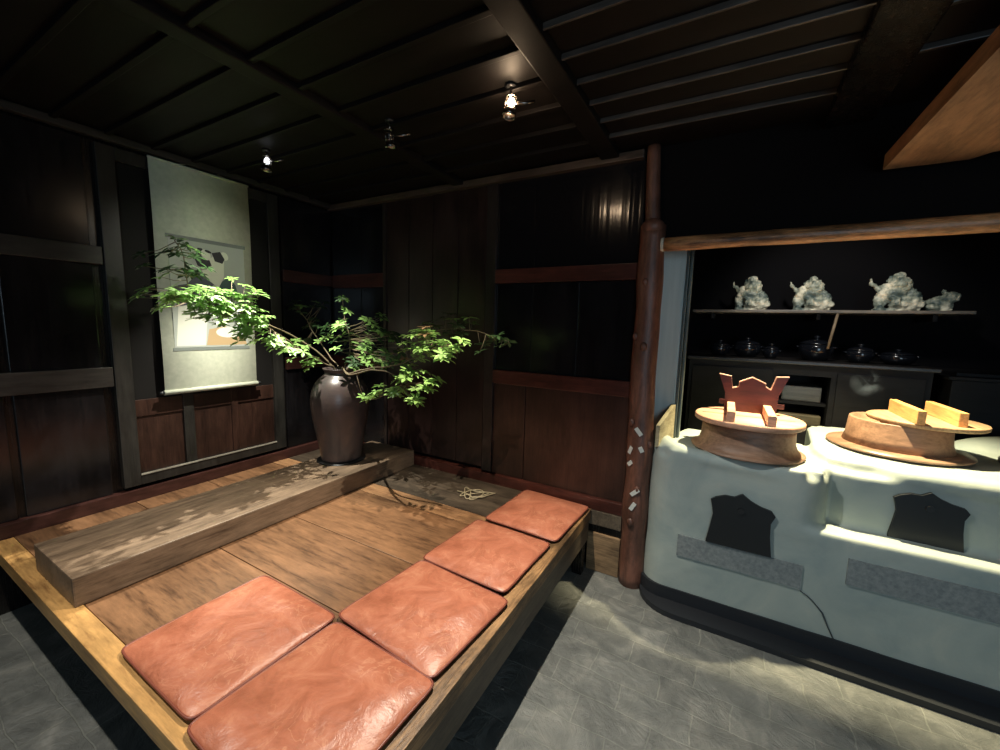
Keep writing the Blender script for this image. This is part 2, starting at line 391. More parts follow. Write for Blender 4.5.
b = MB(); b.box(-.236, -.222, 2.52, 2.60, 0, 2.2, bev=.003); b.box(-.219, -.205, 2.54, 2.60, 0, 2.2, bev=.003); trim(b, wood('jamb_wood', (.12, .15, .14), (.04, .05, .05), 'z', .35))
# board ceiling over the hearth passage
so = MB(); so.prism([(.505, 1.15), (2.2, 1.15), (2.2, 2.28), (.80, 2.28), (.76, 2.335), (.505, 2.335)], 'z', 2.19, 2.25)
tag(so.build('ceiling_board', SOF), 'wide reddish brown wooden board overhead at the top right', 'board')
# ------------------------------------------------------------------ log post, log beam
def log_pts(p0, p1, r0_, r1, seed, n=34, amp=.006):
    P = []; RR = []
    for i in range(n):
        t = i/(n-1); p = Vector(p0).lerp(Vector(p1), t)
        p += Vector((noise.noise(Vector((t*4, seed, 0))), noise.noise(Vector((t*4, seed+9, 3))), 0))*amp*2
        P.append(p); RR.append((r0_+(r1-r0_)*t)*(1+.10*noise.noise(Vector((t*11, seed, 5)))))
    return P, RR
post = thing('log_post', 'reddish peeled log post with bumpy knots between panelled wall and stove', 'post', (-.39, 2.37, 0))
P, RR = log_pts((-.385, 2.36, -.01), (-.40, 2.36, 2.05), .072, .066, 2.0)
P2, R2 = log_pts((-.405, 2.36, 2.03), (-.425, 2.36, ZC), .040, .034, 5.0, 12, .002)
mb = MB(); mb.tube(P, RR, 18); mb.ball((-.40, 2.345, 2.04), .060, (1, 1, .8), 3); mb.tube(P2, R2, 14)
for q in ((-.445, 2.31, 1.46, .016), (-.395, 2.292, 1.405, .02), (-.40, 2.29, .40, .02), (-.43, 2.30, .98, .018), (-.375, 2.292, .60, .016), (-.41, 2.29, 1.75, .016), (-.335, 2.32, .86, .02)):
    mb.ball(q[:3], q[3], (1, .7, 1.3), 2)
mb.build('trunk', LOG, post, origin=(-.39, 2.37, 0))
slips = [(-.388, .935, .05, -.7, 'largest pale slip, slanted, highest on the log post at stove height'),
         (-.428, .82, .045, .4, 'narrow pale slip on the left face of the log post above the knot'),
         (-.368, .835, .032, -.5, 'small bluish slip near the right edge of the log post'),
         (-.425, .745, .035, .8, 'small ragged slip below the narrow one on the left of the log post'),
         (-.385, .585, .055, .8, 'white rectangular slip slanted down to the right low on the log post'),
         (-.392, .50, .05, .5, 'crumpled white slip just under the white rectangular one on the log post'),
         (-.452, 1.20, .05, 0.0, 'tall thin pale slip level with the lower rail on the log post')]
for x, z, L, a, lab in slips:
    ang = math.asin(max(-1, min(1, (x+.388)/.071))); y = 2.36-.0765*math.cos(ang)
    t = MB(); t.box(-.011, .011, -.0015, .0015, -L/2, L/2)
    o = t.build('paper_slip', PAP, None, loc=(x, y, z)); 
    o.rotation_euler = (Matrix.Rotation(ang, 3, 'Z') @ Matrix.Rotation(a, 3, 'Y')).to_euler()
    tag(o, lab, 'paper slip', 'pale slips stuck on the log post')
P, RR = log_pts((-.335, 2.335, 1.945), (2.3, 2.335, 1.945), .034, .040, 8.0, 50, .004)
lb = thing('log_beam', 'thin orange brown log beam across the top of the kitchen opening', 'beam', (.6, 2.335, 1.945))
MB().tube(P, RR, 14).build('trunk', LOGB, lb, origin=(.6, 2.335, 1.945))
tag(MB().tube([(-.35, 2.334, 1.945), (-.336, 2.334, 1.945)], .036, 14).build('sawn_end', CUT, lb, origin=(.6, 2.335, 1.945)), 'pale sawn end', None)
# ------------------------------------------------------------------ platform
pl = thing('seating_platform', 'raised wooden plank platform in the corner holding cushions and vase', 'platform', (-1.8, 1.4, 0))
PO = (-1.8, 1.4, 0)
dk = MB()
for y0, y1 in ((.475, .943), (.947, 1.328), (1.332, 1.775)): dk.box(-2.98, -.712, y0, y1, .36, .398, bev=.002)
dk.build('deck', DECK, pl, origin=PO)
MB().box(-2.98, -.712, 1.779, 1.905, .36, .399, bev=.002).build('deck_strip', wood('deck_strip_wood', (.36, .19, .09), (.16, .07, .035), 'x', .4, bs=.3), pl, origin=PO)
tag(MB().box(-2.98, -.712, 1.909, 2.348, .36, .399, bev=.002).build('deck_board', DECKG, pl, origin=PO), 'dark greyish board along the back', None)
tag(MB().box(-2.97, -.645, .40, .472, .335, .402, bev=.004).build('border_board', BRD, pl, origin=PO), 'light honey coloured front board', None)
MB().box(-.71, -.64, .474, 2.34, .335, .402, bev=.004).build('border_board', BRD2, pl, origin=PO)
MB().box(-.685, -.648, .46, 2.33, .205, .336, bev=.004).build('fascia', FAS, pl, origin=PO)
mb = MB()
for i in range(1): mb.box(-2.9, -.84, .62, 2.30, .03, .358)
mb.build('plinth', DK, pl, origin=PO)
for q in ((-.69, 2.29), (-.73, .56), (-2.85, .56)):
    MB().box(q[0]-.03, q[0]+.03, q[1]-.03, q[1]+.03, 0, .336, bev=.004).build('leg', DK, pl, origin=PO)
sl = MB(); sl.box(-2.50, -2.045, .447, 2.33, .401, .52, bev=.006)
tag(sl.build('display_slab', SLAB, None, origin=(-2.27, 1.4, .4)), 'long thick weathered plank lying on the platform under the vase', 'wooden slab')
# ------------------------------------------------------------------ cushions
def cushion(cx, cy, hx, hy, rz, label, seed, th=.036):
    o = thing('seat_cushion', label, 'cushion', (cx, cy, .402), rz, 'brown leather seat cushions on the platform')
    n = 30; mb = MB(); top = {}; bot = {}
    rnd = .10
    def pos(u, v):
        # square with rounded corners, sides pulled in slightly
        x, y = u, v
        k = (abs(u)**14)*(abs(v)**14)
        x = u*(1-.04*k) ; y = v*(1-.04*k)
        x *= 1-.006*(1-v*v)+.004*math.sin(3*v+seed); y *= 1-.006*(1-u*u)+.004*math.sin(3*u+seed*2)
        return x*hx, y*hy
    edge = []
    for i in range(n+1):
        for j in range(n+1):
            u = math.sin((-1+2*i/n)*math.pi/2); v = math.sin((-1+2*j/n)*math.pi/2)
            x, y = pos(u, v)
            h = ((1-abs(u)**5)*(1-abs(v)**5))**.6
            d = max(0, min(1-abs(u), 1-abs(v)))
            wr = .008*noise.noise(Vector((x*7+seed*7, y*7, seed))) + .0035*noise.noise(Vector((x*22+seed*5, y*22, seed)))
            mid = th*.42
            top[i, j] = mb.bm.verts.new((x, y, mid+(th*.58+.012*(1-u*u)*(1-v*v))*h+wr*h))
            if i in (0, n) or j in (0, n): bot[i, j] = top[i, j]; 
            else: bot[i, j] = mb.bm.verts.new((x, y, mid*(1-h**1.0)+.001))
    for i in range(n):
        for j in range(n):
            for D, fl in ((top, 0), (bot, 1)):
                q = [D[i, j], D[i+1, j], D[i+1, j+1], D[i, j+1]]
                if fl: q = q[::-1]
                f = mb.bm.faces.new(q); f.smooth = True
    loop = [top[i, 0].co.copy() for i in range(n+1)] + [top[n, j].co.copy() for j in range(1, n+1)] + [top[i, n].co.copy() for i in range(n-1, -1, -1)] + [top[0, j].co.copy() for j in range(n-1, 0, -1)]
    mb.build('cover', LEA, o)
    lp = [loop[0]]
    for p in loop[1:]:
        if (p-lp[-1]).length > .004: lp.append(p)
    MB().tube(lp, .0042, 8, closed=True).build('piping', LEAP, o)
    return o
cushion(-1.405, .680, .236, .236, -.01, 'leather cushion at the front left, beside the honey coloured border board', 1)
cushion(-.925, .655, .237, .233, -.03, 'leather cushion nearest the camera at the bottom, cut by the frame edge', 2)
cushion(-.922, 1.118, .240, .222, -.08, 'middle leather cushion, third from the back wall', 3)
cushion(-.920, 1.585, .224, .229, -.04, 'leather cushion second from the back wall', 4)
cushion(-.880, 2.088, .219, .246, -.05, 'farthest leather cushion, next to the back wall', 5)
# ------------------------------------------------------------------ cord tangle
pts = []
for k in range(60):
    a = k/60*2*math.pi
    pts.append((-1.36+.095*math.cos(2*a+.4)*(.75+.3*math.sin(3*a)), 2.105+.075*math.sin(3*a), .407+.004*math.sin(5*a)+.004))
CRD = mat('pale_cord', (.42, .35, .22), .5)
mb = MB(); mb.tube(pts, .003, 6, closed=True)
mb.tube([(-1.44, 2.16, .408), (-1.36, 2.15, .412), (-1.30, 2.18, .408), (-1.24, 2.20, .406)], .004, 6)
mb.tube([(-1.47, 2.10, .406), (-1.40, 2.09, .412), (-1.33, 2.06, .413), (-1.28, 2.10, .41), (-1.25, 2.19, .406)], .004, 6)
tag(mb.build('cord_tangle', CRD, None, origin=(-1.36, 2.1, .4)), 'small pale looped tangle of thin cord lying on the grey board', 'cord')
# ------------------------------------------------------------------ vase
VC = (-2.34, 1.895, .52)
va = thing('tall_vase', 'tall dark stoneware vase with broad shoulder on the slab', 'vase', VC)
prof = [(0, .001), (.128, .001), (.135, .008), (.139, .05), (.152, .13), (.170, .22), (.186, .31), (.195, .39), (.194, .45), (.180, .51), (.152, .56), (.118, .588), (.101, .602), (.097, .618), (.108, .636), (.114, .642), (.108, .646), (.09, .636), (.085, .61), (.1, .57), (.10, .50), (0, .49)]
fine = []
for (a, b_) in zip(prof[:-1], prof[1:]):
    for t in (0, .5): fine.append((a[0]+(b_[0]-a[0])*t, a[1]+(b_[1]-a[1])*t))
fine.append(prof[-1])
vm = MB().lathe(prof, n=56).build('body', VAS, va)
sm = vm.modifiers.new('sub', 'SUBSURF'); sm.levels = 1; sm.render_levels = 2
MB().lathe([(0, .0), (.162, .0), (.164, .004), (.162, .007), (0, .007)], n=40).build('foot_mat', LBLK, va)
for q in (vm,): q.location = (0, 0, .007)
# ------------------------------------------------------------------ branches
BR = {
 'L':([(-2.38, 1.808, 1.203), (-2.38, 1.626, 1.306), (-2.38, 1.466, 1.42), (-2.38, 1.324, 1.5), (-2.38, 1.18, 1.56), (-2.38, 1.033, 1.582), (-2.38, 0.942, 1.604)],
    [((-2.38, 1.709, 1.223), 0.05, 4), ((-2.38, 1.572, 1.308), 0.072, 6), ((-2.38, 1.434, 1.373), 0.086, 8), ((-2.38, 1.368, 1.478), 0.086, 9), ((-2.38, 1.305, 1.577), 0.086, 9), ((-2.38, 1.292, 1.643), 0.057, 5), ((-2.38, 1.208, 1.529), 0.086, 8), ((-2.38, 1.114, 1.577), 0.086, 8), ((-2.38, 1.024, 1.581), 0.072, 6), ((-2.38, 0.965, 1.587), 0.043, 3), ((-2.38, 1.265, 1.41), 0.072, 6), ((-2.38, 1.183, 1.613), 0.086, 6), ((-2.38, 1.073, 1.513), 0.072, 5)],
    'longest leafy branch reaching left in front of the hanging scroll', 0),
 'D':([(-2.52, 1.724, 1.362), (-2.52, 1.401, 1.5), (-2.52, 1.211, 1.528), (-2.52, 1.102, 1.566), (-2.52, 1.086, 1.69), (-2.52, 1.076, 1.832), (-2.52, 1.048, 1.888)],
    [((-2.52, 1.073, 1.862), 0.05, 3), ((-2.52, 1.009, 1.802), 0.043, 2), ((-2.52, 1.135, 1.832), 0.043, 2), ((-2.52, 0.995, 1.72), 0.043, 3), ((-2.52, 1.083, 1.731), 0.043, 2), ((-2.52, 1.149, 1.739), 0.036, 2), ((-2.52, 0.986, 1.629), 0.043, 2), ((-2.52, 0.959, 1.537), 0.043, 2), ((-2.52, 0.901, 1.583), 0.05, 3), ((-2.52, 0.893, 1.755), 0.057, 2)],
    'dark sparse twig rising at the left edge of the hanging scroll', 1),
 'M':([(-2.57, 1.98, 1.245), (-2.71, 1.98, 1.387), (-2.82, 1.98, 1.512), (-2.90, 1.98, 1.587)],
    [((-2.88, 1.98, 1.572), 0.043, 3), ((-2.67, 1.98, 1.603), 0.057, 3), ((-2.765, 1.98, 1.482), 0.072, 5), ((-2.93, 1.98, 1.61), 0.036, 2), ((-2.63, 1.98, 1.368), 0.072, 4), ((-2.83, 1.98, 1.345), 0.057, 3)],
    'shaded leafy branch leaning back toward the room corner', 1),
 'C':([(-2.236, 1.88, 1.249), (-2.214, 1.88, 1.372), (-2.259, 1.88, 1.518), (-2.284, 1.88, 1.651)],
    [((-2.284, 1.88, 1.651), 0.022, 2), ((-2.258, 1.88, 1.558), 0.036, 3), ((-2.331, 1.88, 1.422), 0.086, 6), ((-2.193, 1.88, 1.406), 0.086, 7), ((-2.006, 1.88, 1.496), 0.072, 5), ((-1.935, 1.88, 1.447), 0.057, 4), ((-2.072, 1.88, 1.345), 0.086, 6), ((-1.85, 1.88, 1.356), 0.086, 6), ((-1.982, 1.88, 1.239), 0.1, 8), ((-2.159, 1.88, 1.227), 0.072, 5), ((-1.808, 1.88, 1.264), 0.086, 6), ((-2.215, 1.88, 1.305), 0.086, 4)],
    'bushy upright branch rising straight above the vase mouth', 0),
 'R':([(-2.025, 1.7, 1.174), (-1.851, 1.7, 1.225), (-1.673, 1.7, 1.25), (-1.523, 1.7, 1.294), (-1.383, 1.7, 1.357), (-1.201, 1.7, 1.388)],
    [((-1.452, 1.7, 1.408), 0.072, 6), ((-1.35, 1.7, 1.412), 0.057, 4), ((-1.383, 1.7, 1.346), 0.072, 6), ((-1.303, 1.7, 1.335), 0.05, 4), ((-1.22, 1.7, 1.376), 0.036, 2), ((-1.177, 1.7, 1.404), 0.029, 2), ((-1.509, 1.7, 1.339), 0.065, 4), ((-1.418, 1.7, 1.457), 0.05, 3), ((-1.523, 1.7, 1.437), 0.057, 3)],
    'brightly lit leafy branch stretching right, upper of the two bright sprays', 0),
 'K':([(-1.969, 1.66, 1.176), (-1.775, 1.66, 1.222), (-1.619, 1.66, 1.212), (-1.56, 1.66, 1.155), (-1.674, 1.66, 1.087)],
    [((-1.81, 1.66, 1.054), 0.029, 2), ((-1.729, 1.66, 1.092), 0.05, 4), ((-1.62, 1.66, 1.132), 0.057, 5), ((-1.56, 1.66, 1.183), 0.036, 2), ((-1.487, 1.66, 1.223), 0.043, 3), ((-1.431, 1.66, 1.233), 0.036, 2), ((-1.336, 1.66, 1.198), 0.036, 2), ((-1.41, 1.66, 1.143), 0.043, 3), ((-1.438, 1.66, 1.085), 0.029, 2)],
    'drooping bright leafy spray hanging lowest beside the vase', 0),
 'F':([(-2.061, 2.0, 1.254), (-1.792, 2.0, 1.355), (-1.55, 2.0, 1.459), (-1.329, 2.0, 1.466), (-1.073, 2.0, 1.413)],
    [((-1.461, 2.0, 1.546), 0.036, 2), ((-1.372, 2.0, 1.488), 0.05, 3), ((-1.33, 2.0, 1.525), 0.036, 1), ((-1.243, 2.0, 1.37), 0.043, 2), ((-1.098, 2.0, 1.406), 0.043, 3), ((-1.177, 2.0, 1.408), 0.029, 1), ((-1.613, 2.0, 1.507), 0.065, 3), ((-1.75, 2.0, 1.466), 0.065, 3), ((-1.474, 2.0, 1.45), 0.05, 2)],
    'dim thin branch reaching farthest right against the back wall', 1),
}
def leaf(mb, base, d, up, L, W, mi):
    d = d.normalized(); s_ = d.cross(up)
    if s_.length < 1e-4: s_ = d.orthogonal()
    s_.normalize(); n_ = s_.cross(d).normalized()
    v = mb.bm.verts.new
    a = v(base); t = v(base+d*L-n_*L*.18)
    prof_ = ((.28, .62), (.58, 1.0), (.82, .62))
    l = [v(base+d*L*q+s_*W*w_+n_*W*.25-n_*L*.18*q*q) for q, w_ in prof_]
    r = [v(base+d*L*q-s_*W*w_+n_*W*.25-n_*L*.18*q*q) for q, w_ in prof_]
    c_ = [v(base+d*L*q-n_*L*.18*q*q) for q, w_ in prof_]
    fs = [(a, c_[0], l[0]), (a, r[0], c_[0]), (l[0], c_[0], c_[1], l[1]), (c_[0], r[0], r[1], c_[1]), (l[1], c_[1], c_[2], l[2]), (c_[1], r[1], r[2], c_[2]), (l[2], c_[2], t), (c_[2], r[2], t)]
    for f in fs:
        g = mb.bm.faces.new(f); g.material_index = mi; g.smooth = True
def catmull(P, k=5):
    out = []
    Q = [P[0]]+P+[P[-1]]
    for i in range(1, len(Q)-2):
        p0, p1, p2, p3 = Q[i-1:i+3]
        for j in range(k):
            t = j/k
            out.append(.5*((2*p1)+(p2-p0)*t+(2*p0-5*p1+4*p2-p3)*t*t+(-p0+3*p1-3*p2+p3)*t**3))
    out.append(P[-1]); return out
for bi, (key, (stem, cl, lab, dark)) in enumerate(BR.items()):
    rnd = random.Random(bi*13+5)
    a_ = bi*2*math.pi/7+.6
    mouth = [Vector((-2.35+.03*math.cos(a_), 1.92+.03*math.sin(a_), 1.02)), Vector((-2.35+.05*math.cos(a_), 1.92+.05*math.sin(a_), 1.185))]
    f0 = Vector(stem[0]); dv = Vector((f0.x+2.35, f0.y-1.92, 0)); dv = dv.normalized()*.055 if dv.length > 0 else dv
    mouth = [Vector((-2.35, 1.92, 1.03))+dv*.3, Vector((-2.35, 1.92, 1.175))+dv]
    SP = catmull(mouth+[Vector(p) for p in stem])
    SP = [p+Vector((noise.noise(p*9), noise.noise(p*9+Vector((5, 0, 0))), noise.noise(p*9+Vector((0, 7, 0)))))*.012 if i > 6 else p for i, p in enumerate(SP)]
    br = thing('leafy_branch', lab, 'branch', mouth[0], 0, 'green branches arranged in the vase')
    sb = MB(); N = len(SP)
    sb.tube(SP, [.006-.004*i/(N-1) for i in range(N)], 7)
    lf = MB()
    for (c_, rad, n_) in cl:
        c_ = Vector(c_)
        for k in range(round(n_*(1.9 if key == 'L' else 1.5)) if not dark else n_+1):
            p = c_+Vector((rnd.gauss(0, .55), rnd.gauss(0, .55), rnd.gauss(0, .42)))*rad
            p.x = max(p.x, -2.93)
            bp = min(SP[4:], key=lambda q: (q-p).length)
            mid = (bp+p)/2+Vector((0, 0, -.01))
            sb.tube([bp, mid, p], [.0022, .0018, .0012], 5)
            ax = ((p-bp).normalized()*.5+Vector((0, 0, .9))).normalized()
            e1 = ax.orthogonal().normalized(); e2 = ax.cross(e1)
            nl = rnd.randint(5, 7); ph = rnd.random()*6
            L0 = rnd.uniform(.042, .062)
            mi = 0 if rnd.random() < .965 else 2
            if dark: mi = 1 if rnd.random() < .8 else 0  # dim branches: most leaves take the colour with shade put in
            elif key in 'CM': mi = 1 if rnd.random() < .5 else mi  # half of these leaves take that shade colour too
            for q in range(nl):
                a = ph+q*2*math.pi/nl+rnd.uniform(-.25, .25)
                d = (e1*math.cos(a)+e2*math.sin(a)+ax*rnd.uniform(-.05, .35))
                leaf(lf, p, d, ax, L0*rnd.uniform(.75, 1.15), L0*.185, mi)
    sb.build('stem', STEM, br, origin=mouth[0]); lf.build('foliage', LEAFM, br, origin=mouth[0], fix=False)
# ------------------------------------------------------------------ scroll
SX = XL+.035
sc = thing('hanging_scroll', 'tall pale hanging scroll with a painted figure on the left wall', 'scroll', (SX, 1.415, 1.02))
SO = (SX, 1.415, 1.02)
def silk():
    M = mat('scroll_silk', (.52, .53, .40), .7); b = M.node_tree.nodes['Principled BSDF']
    v = coords(M, (1, 1, 1)); n = noi(M, v, 30, 4)
    lk(M, ramp(M, n, [(.3, (.46, .48, .37)), (.7, (.56, .57, .45))]), b.inputs['Base Color']); return M
SILK = silk()
mb = MB(); NZ = 30
for k in range(NZ):
    z0 = 1.035+(2.395-1.035)*k/NZ; z1 = 1.035+(2.395-1.035)*(k+1)/NZ
    x0 = SX+.004*math.sin(k*.35); x1 = SX+.004*math.sin((k+1)*.35)
    vv_ = [mb.bm.verts.new(p) for p in ((x0, 1.140, z0), (x0, 1.692, z0), (x1, 1.692, z1), (x1, 1.140, z1), (x0-.0015, 1.140, z0), (x0-.0015, 1.692, z0), (x1-.0015, 1.692, z1), (x1-.0015, 1.140, z1))]
    for f in ((0, 1, 2, 3), (7, 6, 5, 4), (0, 3, 7, 4), (1, 5, 6, 2)): mb.bm.faces.new([vv_[i] for i in f]).smooth = True
bmesh.ops.remove_doubles(mb.bm, verts=mb.bm.verts, dist=1e-5)
mb.build('backing', SILK, sc, origin=SO)
gp = [mat('paint_ground', (.38, .40, .36), .7), mat('paint_black', (.02, .02, .025), .6), mat('paint_slate', (.07, .07, .10), .6), mat('paint_white', (.66, .66, .56), .7), mat('paint_ochre', (.42, .29, .15), .7), mat('paint_teal', (.05, .10, .09), .6)]
mb = MB(); PX = SX+.0055
mb.box(PX-.001, PX, 1.205, 1.640, 1.305, 1.965, 0)
def blob(c, pts, mi, lay):
    mb.prism([(c[0]+p[0], c[1]+p[1]) for p in pts], 'x', PX, PX+.0004*lay, mi)
def ell(cy, cz, ry, rz_, mi, lay, a=0, n=22):
    blob((cy, cz), [(ry*math.cos(t)*math.cos(a)-rz_*math.sin(t)*math.sin(a), ry*math.cos(t)*math.sin(a)+rz_*math.sin(t)*math.cos(a)) for t in [2*math.pi*i/n for i in range(n)]], mi, lay)
blob((0, 0), [(1.215, 1.315), (1.375, 1.315), (1.385, 1.42), (1.40, 1.56), (1.33, 1.66), (1.24, 1.60)], 3, 1)
blob((0, 0), [(1.38, 1.315), (1.635, 1.315), (1.62, 1.36), (1.50, 1.44), (1.40, 1.42)], 4, 1)
ell(1.515, 1.40, .075, .035, 3, 2)
blob((0, 0), [(1.205, 1.60), (1.245, 1.56), (1.33, 1.58), (1.40, 1.66), (1.45, 1.72), (1.41, 1.80), (1.36, 1.775), (1.29, 1.70), (1.22, 1.68)], 2, 2)
blob((0, 0), [(1.44, 1.66), (1.53, 1.62), (1.59, 1.66), (1.575, 1.72), (1.53, 1.765), (1.475, 1.72)], 5, 2)
blob((0, 0), [(1.375, 1.79), (1.42, 1.73), (1.47, 1.69), (1.505, 1.76), (1.51, 1.87), (1.46, 1.90), (1.40, 1.85)], 3, 3)
blob((0, 0), [(1.34, 1.86), (1.355, 1.82), (1.40, 1.80), (1.435, 1.83), (1.425, 1.86), (1.40, 1.885), (1.385, 1.93), (1.36, 1.93)], 1, 4)
ell(1.405, 1.893, .026, .034, 3, 5, .4)
blob((0, 0), [(1.44, 1.91), (1.455, 1.86), (1.50, 1.85), (1.515, 1.88), (1.49, 1.925)], 1, 5)
ell(1.515, 1.90, .022, .028, 3, 4, .5)
ell(1.418, 1.915, .02, .008, 1, 6, -.3)
mb.build('painting', gp, sc, origin=SO)
mb = MB(); SG = mat('strip_grey', (.17, .19, .17), .6)
mb.box(SX+.003, SX+.0062, 1.195, 1.650, 1.965, 1.988); mb.build('border_strip', SG, sc, origin=SO)
MB().box(SX+.003, SX+.0062, 1.195, 1.650, 1.285, 1.303).build('border_strip', SG, sc, origin=SO)
MB().tube([(SX, 1.135, 1.032), (SX, 1.697, 1.032)], .015, 16).build('bottom_roller', SILK, sc, origin=SO)
for y0, y1 in ((1.112, 1.135), (1.697, 1.720)):
    MB().tube([(SX, y0, 1.032), (SX, y1, 1.032)], .010, 12).build('roller_knob', LBLK, sc, origin=SO)
MB().tube([(SX, 1.138, 2.398), (SX, 1.694, 2.398)], .007, 10).build('top_rod', SILK, sc, origin=SO)
MB().tube([(SX, 1.28, 2.403), (SX-.01, 1.415, 2.44), (SX, 1.55, 2.403)], .002, 6).build('hanging_cord', CRD, sc, origin=SO)
sc.location.y -= .017
# ------------------------------------------------------------------ stove
ko = (.8, 2.6, 0)
kam = thing('clay_stove', 'long plastered clay cooking stove with two arched fire doors', 'stove', ko)
def rbox(x0, x1, y0, y1, z0, z1, bev):
    t = bmesh.new()
    vs_ = [t.verts.new(p) for p in ((x0,y0,z0),(x1,y0,z0),(x1,y1,z0),(x0,y1,z0),(x0,y0,z1),(x1,y0,z1),(x1,y1,z1),(x0,y1,z1))]
    for f in ((3,2,1,0),(4,5,6,7),(0,1,5,4),(1,2,6,5),(2,3,7,6),(3,0,4,7)): t.faces.new([vs_[i] for i in f])
    return t
def arc(cx, cy, r_, a0, a1, n=9): return [(cx+r_*math.cos(R(a0+(a1-a0)*i/n)), cy+r_*math.sin(R(a0+(a1-a0)*i/n))) for i in range(n+1)]
def block(pts, z0, z1, bev):
    t = bmesh.new(); lo = [t.verts.new((*p, z0)) for p in pts]; hi = [t.verts.new((*p, z1)) for p in pts]; n = len(pts)
    t.faces.new(lo[::-1]); t.faces.new(hi)
    for i in range(n): t.faces.new([lo[i], lo[(i+1) % n], hi[(i+1) % n], hi[i]])
    if bev:
        te = [e for e in t.edges if e.verts[0].co.z > z1-1e-4 and e.verts[1].co.z > z1-1e-4]
        bmesh.ops.bevel(t, geom=te, offset=bev, segments=4, affect='EDGES')
    return t
mb = MB()
mb.merge(block(arc(-.195, 2.40, .13, 180, 270)+[(2.0, 2.27), (2.0, 3.36), (-.235, 3.36), (-.235, 2.505), (-.325, 2.505)], 0, .597, .012))
mb.merge(block(arc(-.195, 2.40, .13, 180, 270)+arc(.345, 2.40, .13, 270, 360)+[(.475, 2.90), (-.235, 2.90), (-.235, 2.505), (-.325, 2.505)], .3, .868, .045))
mb.merge(block([(.40, 2.44)]+[(.56, 2.385), (2.0, 2.385), (2.0, 3.33)]+arc(.62, 3.20, .13, 90, 180)+[(.49, 2.60)], .3, .905, .05))
# overhanging swollen rim of the right hearth and a mound behind
mb.tube([(.545, 2.95, .868), (.54, 2.65, .870), (.60, 2.50, .866), (.75, 2.425, .866), (1.0, 2.410, .872), (1.5, 2.410, .872), (2.0, 2.410, .872)], .045, 12)
mb.tube([(-.268, 2.46, .858), (-.262, 2.40, .860), (-.23, 2.338, .858), (-.16, 2.314, .848), (-.05, 2.308, .838), (.12, 2.308, .828), (.26, 2.310, .820), (.35, 2.325, .818), (.42, 2.38, .815), (.432, 2.50, .818), (.432, 2.7, .828)], .046, 14)
mb.ball((1.45, 3.15, .87), .26, (1.3, .75, .45), 3)
body = mb.build('hearth_body', PLA, kam, origin=ko)
rm = body.modifiers.new('rm', 'REMESH'); rm.mode = 'VOXEL'; rm.voxel_size = .012; rm.use_smooth_shade = True
s1 = body.modifiers.new('sm', 'SMOOTH'); s1.factor = .6; s1.iterations = 9
tx = bpy.data.textures.new('lump', 'CLOUDS'); tx.noise_scale = .22
dm = body.modifiers.new('dp', 'DISPLACE'); dm.texture = tx; dm.strength = .010; dm.mid_level = .5
def door(cx, y, z0, wd, h, fl):
    pts = [(-.5, 0), (.5, 0), (.455, .35), (.445, .58), (.50, .72), (.44, .80), (.28, .84), (.14, .90), (0, 1.0), (-.12, .92), (-.26, .92), (-.40, .86), (-.475, .80), (-.445, .68), (-.42, .55), (-.46, .25)]
    d = MB(); d.prism([(cx+p[0]*wd, z0+p[1]*h) for p in pts], 'y', y-.008, y+.02)
    o = d.build('fire_door', IRON, kam, origin=ko)
    k = MB(); k.tube([(cx, y-.016, z0+.70*h), (cx, y-.008, z0+.70*h)], .014, 12)
    kb = k.build('door_knob', LBLK, o)
    kb.location = (-ko[0], -ko[1], -ko[2])
    return o
door(.128, 2.262, .42, .285, .285, 0)
door(.822, 2.378, .60, .245, .235, 1)
MB().box(-.145, .398, 2.262, 2.28, .297, .414).build('grey_band', SPK, kam, origin=ko)
MB().box(.557, 1.98, 2.262, 2.28, .38, .502).build('grey_band', SPK, kam, origin=ko)
mb = MB(); mb.tube([(.399, 2.264, .289), (.43, 2.264, .272), (.448, 2.264, .257), (.49, 2.264, .212), (.514, 2.264, .156), (.547, 2.264, .09)], [.002, .003, .003, .004, .003, .002], 6)
tag(mb.build('crack', mat('crack_dark', (.05, .06, .07), .8), kam, origin=ko), 'thin crack running down the plaster', None)
def footshape(x0, x1, y0, y1, r_, n=8):
    P_ = [(x1, y0), (x1, y1), (x0, y1)]
    for i in range(n+1):
        a = math.pi+math.pi/2*i/n; P_.append((x0+r_+r_*math.cos(a), y0+r_+r_*math.sin(a)))
    return P_
mb = MB(); mb.prism(footshape(-.342, 2.0, 2.262, 2.6, .13), 'z', .0, .098)
mb.build('skirting', SKSHD, kam, origin=ko)
mb = MB(); mb.prism(footshape(-.33, 2.0, 2.15, 2.6, .2), 'z', 0, .03)  # low black strip laid to darken the floor where the stove's shadow falls
mb.build('shadow_strip', SKSHD, kam, origin=ko)
# left hagama pot with lid and crown board
def lathe_thing(parent, name, prof, m_, c, n=56): return MB().lathe(prof, c, n).build(name, m_, parent, origin=tuple(parent.location))
p1c = (.13, 2.505, .876)
kp = thing('cooking_pot', 'lidded pot with wooden collar in the left hearth', 'pot', p1c)
lathe_thing(kp, 'collar', [(0, 0), (.262, 0), (.265, .006), (.245, .014), (.229, .03), (.219, .06), (.216, .11), (.216, .153), (.200, .153), (.20, .05), (0, .05)], TUB, p1c)
lid = thing('pot_lid', 'round reddish wooden lid with two bars on the left pot', 'lid', (.125, 2.475, 1.03))
L0_ = tuple(lid.location)
lathe_thing(lid, 'disc', [(0, 0), (.245, 0), (.250, .004), (.250, .024), (.246, .028), (0, .028)], LIDW, L0_)
for x in (.045, .215):
    MB().box(x-.018, x+.018, 2.265, 2.66, 1.0585, 1.108, bev=.003).build('lid_bar', LIDW, lid, origin=L0_)
